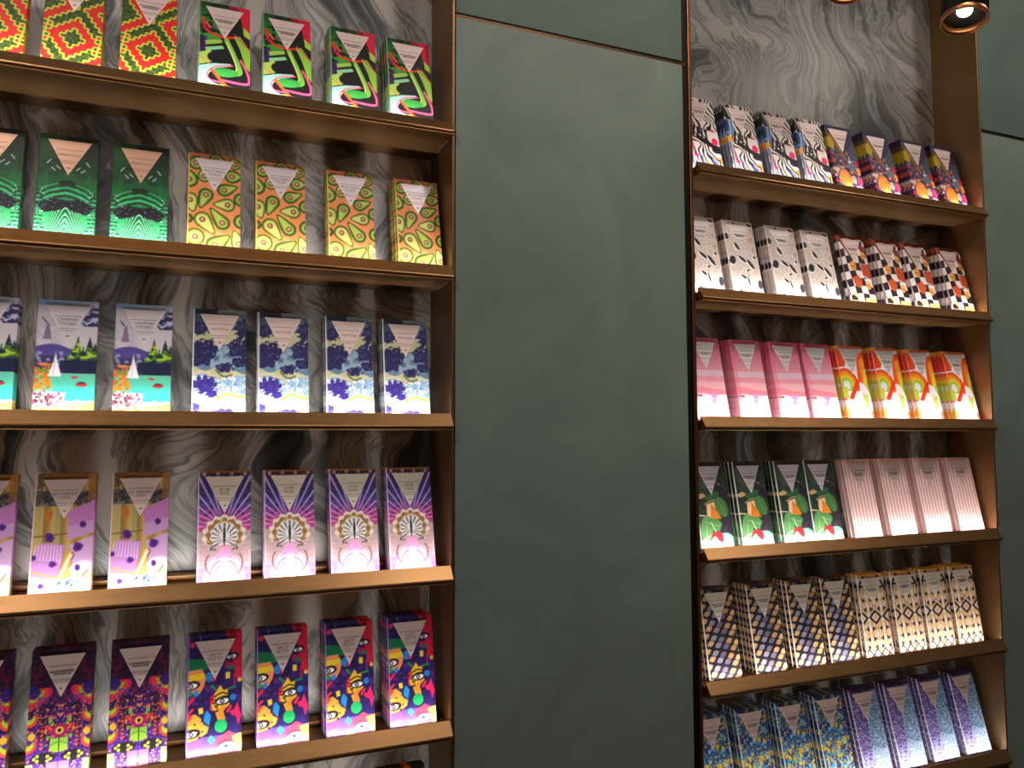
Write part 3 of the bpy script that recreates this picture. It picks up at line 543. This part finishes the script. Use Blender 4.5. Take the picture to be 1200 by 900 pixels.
BW, BH, BT = .0790, .1745, .0105        # wrapper width, height, thickness
def bar_mesh(name, art, edge):
    g = srgb(art().grid())                    # GY x GX x 3, row 0 = top
    r = .0011
    xs = np.concatenate([[-BW / 2, -BW / 2, -BW / 2 + .0001, -BW / 2 + .0003], np.linspace(-BW / 2 + r, BW / 2 - r, GX), [BW / 2 - .0003, BW / 2 - .0001, BW / 2, BW / 2]])
    yx = np.concatenate([[BT, .0019, r, .0003], np.zeros(GX), [.0003, r, .0019, BT]])
    zs = np.concatenate([[BH, BH - .0001, BH - .0003], np.linspace(BH - r, r, GY), [.0003, .0001, 0]])
    yz = np.concatenate([[BT, r, .0003], np.zeros(GY), [.0003, r, BT]])
    nx, ny = len(xs), len(zs)
    ix = np.clip(np.arange(nx) - 4, 0, GX - 1); iy = np.clip(np.arange(ny) - 3, 0, GY - 1)
    col = g[iy][:, ix].copy()
    # the wrapper's sides carry on the print
    for k, q in ((0, 7), (1, 4), (2, 2), (nx - 3, GX - 3), (nx - 2, GX - 5), (nx - 1, GX - 8)): col[:, k] = g[iy, q]
    for k, q in ((0, 5), (1, 2), (ny - 2, GY - 3), (ny - 1, GY - 6)): col[k, :] = g[q][ix]
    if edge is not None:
        e = srgb(edge); col[:, 2] = e; col[:, 3] = e; col[:, 4] = e; col[:, 5] = e * .3 + col[:, 5] * .7  # LED glint, with some scuffing, painted pale along the left edge
    Xg, Zg = np.meshgrid(xs, zs); Yg = np.maximum(yx[None, :], yz[:, None])
    v = np.stack([Xg, Yg, Zg], -1).reshape(-1, 3)
    idx = np.arange(nx * ny).reshape(ny, nx)
    f = np.stack([idx[1:, :-1], idx[1:, 1:], idx[:-1, 1:], idx[:-1, :-1]], -1).reshape(-1, 4).tolist()
    rim = list(idx[0, :]) + list(idx[1:, -1]) + list(idx[-1, :-1][::-1]) + list(idx[1:-1, 0][::-1])
    f.append([int(i) for i in rim])
    me = bpy.data.meshes.new(name); me.from_pydata(v.tolist(), [], f); me.update()
    at = me.color_attributes.new('art', 'FLOAT_COLOR', 'POINT')
    at.data.foreach_set('color', np.concatenate([col.reshape(-1, 3), np.ones((nx * ny, 1))], 1).astype(np.float32).ravel())
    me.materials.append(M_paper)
    return me

TX0, TX1, TZ0, TZ1 = -.37 * BW, .37 * BW, BH * .947, BH * .615
def label_mesh(mat):
    y0, y1 = -.0005, .0002; a, b, c = (TX0, TZ0), (TX1, TZ0), (0.002 * 0, TZ1)
    vs = [(p[0], y, p[1]) for y in (y0, y1) for p in (a, b, c)]
    me = mesh_from('label_panel', vs, [(0, 2, 1), (3, 4, 5), (0, 1, 4, 3), (1, 2, 5, 4), (2, 0, 3, 5)])
    me.materials.append(mat); return me
LAB = {k: label_mesh(m) for k, m in FOILS.items()}

def text_mesh(lines, size):
    cu = bpy.data.curves.new('lettering', 'FONT'); cu.body = '\n'.join(lines); cu.size = size; cu.align_x = 'CENTER'; cu.align_y = 'CENTER'; cu.resolution_u = 2
    o = bpy.data.objects.new('lettering_source', cu); link(o)
    bpy.context.view_layer.update()
    dg = bpy.context.evaluated_depsgraph_get()
    me = bpy.data.meshes.new_from_object(o.evaluated_get(dg))
    bpy.data.objects.remove(o); bpy.data.curves.remove(cu)
    return me
def lettering_mesh(lines):
    bm = bmesh.new()
    zc = TZ0 - (TZ0 - TZ1) * .42
    y = -.0007
    if lines:
        sz = .0052 if max(map(len, lines)) > 8 else .0062
        me = text_mesh(lines, sz); me.transform(Matrix.Translation((0, y, zc)) @ Matrix.Rotation(math.pi / 2, 4, 'X')); bm.from_mesh(me); bpy.data.meshes.remove(me)
    rr = random.Random(len(lines or []) * 3 + 1)
    rows = [(.27, .30, .0005), (.60, .20, .0005), (.66, .15, .0004), (.80, .03, .0012)] + ([] if lines else [(.40, .26, .0012), (.46, .18, .0012)])
    for v, hw, th in rows:      # fine print: too small to read, rows of tiny ticks
        z = TZ0 - (TZ0 - TZ1) * v; x = -hw * BW / 2 * 1.5
        while x < hw * BW / 2 * 1.5:
            w = rr.uniform(.0006, .0016)
            q = [bm.verts.new(p) for p in ((x, y, z - th), (x + w, y, z - th), (x + w, y, z + th), (x, y, z + th))]; bm.faces.new(q); x += w + .0005
    me = bpy.data.meshes.new('lettering'); bm.to_mesh(me); bm.free(); me.materials.append(M_ink); return me

PROTO = {}
for k, (fn, desc, fl, txt, edge) in DES.items():
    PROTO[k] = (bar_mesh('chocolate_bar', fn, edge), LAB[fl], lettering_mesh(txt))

ORD = ['', 'first', 'second', 'third', 'fourth', 'fifth']
FLOOR_DZ = -.0095
protos = {}
def place_bar(k, x, row, depth, lean, label, front, zoff=0.0, yoff=0.0):
    bm_, lm, tm = PROTO[k]
    z = ZS[row] + FLOOR_DZ + BT * math.sin(lean) + .0002
    y = D + .0215 + yoff + depth * (BT + .0006) / math.cos(lean)
    if k not in protos:
        o = obj('chocolate_bar', bm_); p = obj('triangle_label', lm, parent=o); q = obj('lettering', tm, parent=p)
        protos[k] = (o, p, q)
    else:
        s = protos[k]
        o = s[0].copy(); C.objects.link(o)
        if front:
            p = s[1].copy(); C.objects.link(p); p.parent = o
            q = s[2].copy(); C.objects.link(q); q.parent = p
    o.location = (x, y, z); o.rotation_euler = (-lean, 0, 0)
    tag(o, label, 'chocolate bar', DES[k][1] + ' chocolate bars')
    return o

# stacks: design, number of bars, x of the bar centre; measured along the wall in metres
YAW, PITCH, ROLL, F = math.radians(22.84), math.radians(3.88), math.radians(-.14), 925.0
def cam_axes():
    cy, sy, cp, sp = math.cos(YAW), math.sin(YAW), math.cos(PITCH), math.sin(PITCH)
    f = Vector((sy * cp, cy * cp, sp)); r = Vector((cy, -sy, 0)); u = r.cross(f)
    c, s = math.cos(ROLL), math.sin(ROLL)
    return c * r + s * u, -s * r + c * u, f
STACKS = [
    (0, 'kilim', [-0.2626, -0.1622, -0.0583], [2, 3, 1], 13),
    (0, 'graffiti', [0.0529, 0.1512, 0.2624, 0.3619], [2, 2, 4, 4], 13),
    (1, 'kale', [-0.2603, -0.1626, -0.0641], [2, 1, 1], 13),
    (1, 'avocado', [0.0429, 0.1453, 0.2609, 0.3794], [1, 2, 3, 4], 13.5),
    (2, 'lake', [-0.2588, -0.1556, -0.053], [3, 1, 1], 9),
    (2, 'blue', [0.0556, 0.1531, 0.2604, 0.3573], [1, 2, 3, 4], 10),
    (3, 'tea', [-0.2529, -0.1518, -0.0513], [2, 2, 2], 13),
    (3, 'sunburst', [0.0688, 0.1676, 0.2714, 0.3683], [2, 2, 3, 3], 13.5),
    (4, 'psyche', [-0.2501, -0.1474, -0.045], [3, 3, 3], 11),
    (4, 'shapes', [0.06, 0.1606, 0.2666, 0.3702], [3, 3, 4, 5], 10.5),
    (5, 'black', [0.36], [2], 12),
    (0, 'zebra', [0.9869, 1.092, 1.193, 1.2851], [2, 3, 3, 3], 13),
    (0, 'crowd', [1.378, 1.4949, 1.6158, 1.7162], [1, 4, 4, 2], 14),
    (1, 'ovals', [0.9848, 1.0848, 1.1982, 1.2972], [2, 3, 3, 3], 13),
    (1, 'checker', [1.4034, 1.5109, 1.6032, 1.7216], [1, 3, 2, 3], 13.5),
    (2, 'pink', [0.9889, 1.0946, 1.1975, 1.2869], [2, 3, 3, 2], 12),
    (2, 'rainbow', [1.3841, 1.4937, 1.6003, 1.7207], [2, 4, 3, 4], 12),
    (3, 'leaves', [0.9927, 1.0933, 1.2008, 1.2826], [2, 3, 3, 2], 11),
    (3, 'stripes', [1.3953, 1.502, 1.611, 1.7196], [2, 4, 4, 3], 11.5),
    (4, 'lemons', [1.0048, 1.1192, 1.2227, 1.3168], [3, 4, 4, 3], 10),
    (4, 'geo', [1.4164, 1.5153, 1.6076, 1.7009], [3, 2, 3, 4], 8.5),
    (5, 'splatter', [0.9902, 1.0932, 1.1962, 1.2992], [4, 4, 4, 4], 14),
    (5, 'speckle', [1.4022, 1.5052, 1.6082, 1.7112], [3, 3, 3, 3], 15),
]

count = {}
for row, k, xs_, ns, lean in STACKS:
    n_st = len(xs_)
    rl = random.Random(row * 31 + len(k))
    for i, (x, n) in enumerate(zip(xs_, ns)):
        left_niche = x < .6
        o_ = n_st - i if left_niche else i + 1            # counted from the green panel between the niches
        for d in range(n):
            pos = 'frontmost' if d == 0 else ORD[d + 1] + ' back'
            if n == 1: pos = 'alone'
            lab = f'{DES[k][1]} bar, {pos} in its {ORD[o_]} stack from the green panel'
            if n_st == 1: lab = f'{DES[k][1]} bar, {pos} in the lone stack on the lowest long shelf'
            place_bar(k, x + (rl.uniform(-.0012, .0008) if d else 0), row, d, math.radians(lean), lab, d == 0)

# ------------------------------------------------------------------ shelves
XL0, XL1 = -.62, .4262
XR0, XR1 = .9395, 1.7690
def shelf_profile():
    t = []
    t += [(D + .0000, -.0006), (D + .0004, .0000), (D + .0011, .0000), (D + .0016, -.0008)]
    t += [(D + .0016, FLOOR_DZ), (D + BACK - .001, FLOOR_DZ), (D + BACK - .001, -.0275), (D - .0140, -.0275), (D - .0146, -.0270), (D - .0146, -.0262), (D - .0095, -.0254), (D - .0095, -.0240)]
    # rounded nose
    t += [(D - .0134, -.0240), (D - .0150, -.0232), (D - .0156, -.0218), (D - .0152, -.0202), (D - .0144, -.0192)]
    return t
def make_shelf(x0, x1, z, label):
    root = obj('display_shelf', None, loc=(0, 0, z)); tag(root, label, 'shelf')
    obj('shelf_board', extrude_x('shelf_board', shelf_profile(), x0, x1), M_bronze, root)
    obj('back_rail', box_me('back_rail', x0, x1, D + .088, D + BACK - .0012, FLOOR_DZ + .0002, FLOOR_DZ + .0085, .001), M_bronze, root)
    # the light strip hides behind the front lip
    n = max(1, round((x1 - x0) / .06)); vs, fs = [], []
    y0, y1, zt = D + .0022, D + .0062, FLOOR_DZ + .0012
    for i in range(n + 1):
        x = x0 + .004 + (x1 - x0 - .008) * i / n; vs += [(x, y0, zt), (x, y1, zt)]
    for i in range(n): fs.append((2 * i, 2 * i + 2, 2 * i + 3, 2 * i + 1))
    b = len(vs); xa, xb = x0 + .004, x1 - .004
    vs2 = [(xa, y0, zt - .0011), (xb, y0, zt - .0011), (xb, y1, zt - .0011), (xa, y1, zt - .0011)]
    bm = bmesh.new(); box_bm(bm, xa, xb, y0, y1, zt - .0011, zt - .0001); hm = bpy.data.meshes.new('strip_housing'); bm.to_mesh(hm); bm.free()
    h = obj('light_strip', hm, M_black, root)
    obj('light_diffuser', mesh_from('light_diffuser', vs, fs), M_led, h)
    # the strip's lensed beams, thrown up and back at four angles
    for ang, e, spr in ((16, 0.22, 32), (36, 0.15, 32), (54, 0.12, 34), (74, 0.15, 34)):
        l = bpy.data.lights.new('strip_beam', 'AREA'); l.shape = 'RECTANGLE'; l.size = x1 - x0 - .012; l.size_y = .004
        l.energy = e * (x1 - x0); l.spread = math.radians(spr); l.color = (1.0, .93, .87)
        lo = bpy.data.objects.new('strip_beam', l); link(lo); lo.parent = root
        lo.location = ((x0 + x1) / 2, (y0 + y1) / 2, zt + .0028); lo.rotation_euler = (math.pi - math.radians(ang), 0, 0)
    return root
LN = ['kilim and graffiti', 'green kaleidoscope and avocado', 'lake and water pattern', 'lilac cake and sunburst', 'dark purple ornament and eye pattern', 'black and orange']
RN = ['zebra and crowd pattern', 'black oval and checker', 'pink and rainbow', 'leaf and pink stripe', 'lemon and diamond pattern', 'blue speckled and watercolour']
for i in range(6):
    s = make_shelf(XL0, XL1, ZS[i], f'long bronze shelf with light strip under the {LN[i]} bars'); s['group'] = 'bronze shelves'
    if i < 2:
        a = obj('light_leak_strip', box_me('light_leak_strip', XL1 - .0035, XL1 - .0005, D + .012, D + .075, -.0295, -.0275), M_light_leak, s)  # pale strip added to imitate a light leak under the shelf end
    s = make_shelf(XR0, XR1, ZS[i], f'short bronze shelf with light strip under the {RN[i]} bars'); s['group'] = 'bronze shelves'

# ------------------------------------------------------------------ the setting
def structure(name, me, mat, label, cat='wall'):
    o = obj(name, me, mat); tag(o, label, cat, kind='structure'); return o
TOP, JOINT = 3.0, EYE + .747
YB = D + BACK
PL, PR = .4335, .9105
structure('wall_center', box_me('wall_center', PL, PR, D, D + .2, 0, JOINT - .004, .0012), M_green, 'grey green plaster wall panel between the two lit shelf niches')
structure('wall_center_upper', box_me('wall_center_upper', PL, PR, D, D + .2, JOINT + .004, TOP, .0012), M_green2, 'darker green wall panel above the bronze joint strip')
structure('wall_right', box_me('wall_right', 1.7765, 3.4, D, D + .2, 0, JOINT - .011, .0012), M_green, 'grey green wall panel beyond the short shelf niche')
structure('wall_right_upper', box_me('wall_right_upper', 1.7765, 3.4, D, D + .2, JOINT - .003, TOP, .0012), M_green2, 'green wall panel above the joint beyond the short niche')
structure('wall_left', box_me('wall_left', -3.0, -.634, D, D + .2, 0, TOP, .0012), M_green, 'grey green wall at the far end of the long niche')
structure('trim_1', box_me('trim_1', PL, PR + .01, D + .003, D + .03, JOINT - .004, JOINT + .004), M_bronze_dark, 'thin bronze joint strip across the centre panel', 'trim')
structure('trim_2', box_me('trim_2', 1.7765, 3.4, D + .003, D + .03, JOINT - .011, JOINT - .003), M_black, 'dark joint line across the end wall panel', 'trim')
structure('wall_back_left', box_me('wall_back_left', -.64, PL, YB, YB + .08, 0, TOP), M_marble, 'swirling grey veined marble behind the long shelves')
structure('wall_back_right', box_me('wall_back_right', .90, 1.79, YB, YB + .08, 0, TOP), M_marble2, 'folded grey veined marble behind the short shelves')
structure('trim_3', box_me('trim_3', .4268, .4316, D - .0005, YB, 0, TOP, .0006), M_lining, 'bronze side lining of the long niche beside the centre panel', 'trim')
structure('trim_4', box_me('trim_4', .4316, PL, D + .004, YB, 0, TOP), M_black, 'dark reveal beside the long niche lining', 'trim')
structure('trim_5', box_me('trim_5', PR, .9245, D + .006, YB, 0, TOP), M_black, 'dark reveal between centre panel and short niche', 'trim')
structure('trim_6', box_me('trim_6', .9245, .9320, D - .0005, YB, 0, TOP, .0008), M_copper, 'copper edge of the short niche beside the centre panel', 'trim')
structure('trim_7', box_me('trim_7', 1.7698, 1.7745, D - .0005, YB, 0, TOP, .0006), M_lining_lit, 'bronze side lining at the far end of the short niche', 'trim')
structure('trim_8', box_me('trim_8', 1.7745, 1.7765, D + .003, YB, 0, TOP), M_black, 'dark reveal beside the far niche lining', 'trim')
structure('trim_9', box_me('trim_9', -.634, -.6285, D - .0005, YB, 0, TOP, .0006), M_bronze, 'bronze side lining at the outer end of the long niche', 'trim')
structure('floor', box_me('floor', -3.0, 3.4, -2.6, D + .2, -.1, 0), M_floor, 'stone shop floor in front of the niches', 'floor')
structure('ceiling', box_me('ceiling', -3.0, 3.4, -2.6, D + .2, TOP, TOP + .1), M_ceil, 'painted shop ceiling above the niches', 'ceiling')

# ------------------------------------------------------------------ spotlights over the short niche
def lathe(name, prof, seg=40):
    vs, fs = [], []
    for r, z in prof:
        for k in range(seg):
            a = 2 * math.pi * k / seg; vs.append((r * math.cos(a), r * math.sin(a), z))
    for i in range(len(prof) - 1):
        for k in range(seg): fs.append((i * seg + k, i * seg + (k + 1) % seg, (i + 1) * seg + (k + 1) % seg, (i + 1) * seg + k))
    me = mesh_from(name, vs, fs)
    for p in me.polygons: p.use_smooth = True
    return me
def spotlight(loc, aim, label):
    root = obj('spotlight', None, loc=loc); tag(root, label, 'lamp', 'black spotlights above the short niche')
    root.rotation_euler = Vector(aim).to_track_quat('-Z', 'Y').to_euler()
    R = .040
    obj('housing', lathe('housing', [(.001, .20), (R - .004, .20), (R, .196), (R, .006), (R - .002, .006), (R - .002, .05), (.001, .05)]), M_black, root)
    obj('rim', lathe('rim', [(R + .0004, .007), (R + .0004, -.002), (R - .002, -.003), (R - .003, .012), (R - .0018, .012)]), M_rim, root)
    obj('lens', lathe('lens', [(.0005, .016), (.012, .016), (.014, .020), (.014, .049)]), M_bulb, root)
    l = bpy.data.lights.new('spot_beam', 'SPOT'); l.energy = 2.0; l.color = (1, .82, .62); l.spot_size = math.radians(70); l.spot_blend = .8; l.shadow_soft_size = .012
    lo = bpy.data.objects.new('spot_beam', l); link(lo); lo.parent = root; lo.location = (0, 0, .012)
    # stem to the ceiling
    return root
spotlight((1.354, 1.0, 2.3873), (-.22, -.1, -1), 'black spotlight with copper rim hanging at the end of the short niche')
spotlight((1.063, 1.0, 2.3868), (-.22, -.1, -1), 'black spotlight with copper rim above the middle of the short niche')

# ------------------------------------------------------------------ light
w = bpy.data.worlds.new('shop'); bpy.context.scene.world = w; w.use_nodes = True
w.node_tree.nodes['Background'].inputs['Color'].default_value = (1.0, .86, .74, 1); w.node_tree.nodes['Background'].inputs['Strength'].default_value = 0.05
def area(name, loc, target, size, energy, col):
    l = bpy.data.lights.new(name, 'AREA'); l.shape = 'DISK'; l.size = size; l.energy = energy; l.color = col
    o = bpy.data.objects.new(name, l); link(o); o.location = loc
    o.rotation_euler = (Vector(target) - Vector(loc)).to_track_quat('-Z', 'Y').to_euler(); return o
for a in (
    ('ceiling_lamp', (-0.54, 0.45, 2.95), (-0.2, 1.28, 1.5), 0.16, 5.2, (1, 0.86, 0.74)),
    ('ceiling_lamp', (0.92, 0.45, 2.95), (0.8, 1.28, 1.5), 0.16, 5.2, (1, 0.86, 0.74)),
    ('ceiling_lamp', (2.17, 0.45, 2.95), (1.9, 1.28, 1.5), 0.16, 4.6, (1, 0.86, 0.74)),
    ('ceiling_lamp', (0.6, -0.9, 2.95), (0.6, 1.28, 1.5), 0.3, 6, (1, 0.9, 0.8)),
): area(*a)

# ------------------------------------------------------------------ camera
cam = bpy.data.cameras.new('camera'); co = bpy.data.objects.new('camera', cam); link(co)
r, u, f = cam_axes()
co.matrix_world = Matrix(((r.x, u.x, -f.x, 0), (r.y, u.y, -f.y, 0), (r.z, u.z, -f.z, EYE), (0, 0, 0, 1)))
cam.sensor_fit = 'HORIZONTAL'; cam.sensor_width = 36; cam.lens = F / 1200 * 36; cam.clip_start = .02
sc = bpy.context.scene; sc.camera = co
sc.view_settings.view_transform = 'Standard'; sc.view_settings.look = 'None'; sc.view_settings.exposure = 0; sc.view_settings.gamma = 1; sc.view_settings.use_curve_mapping = False
sc.cycles.use_denoising = True
sc.cycles.max_bounces = 6; sc.cycles.sample_clamp_indirect = 4
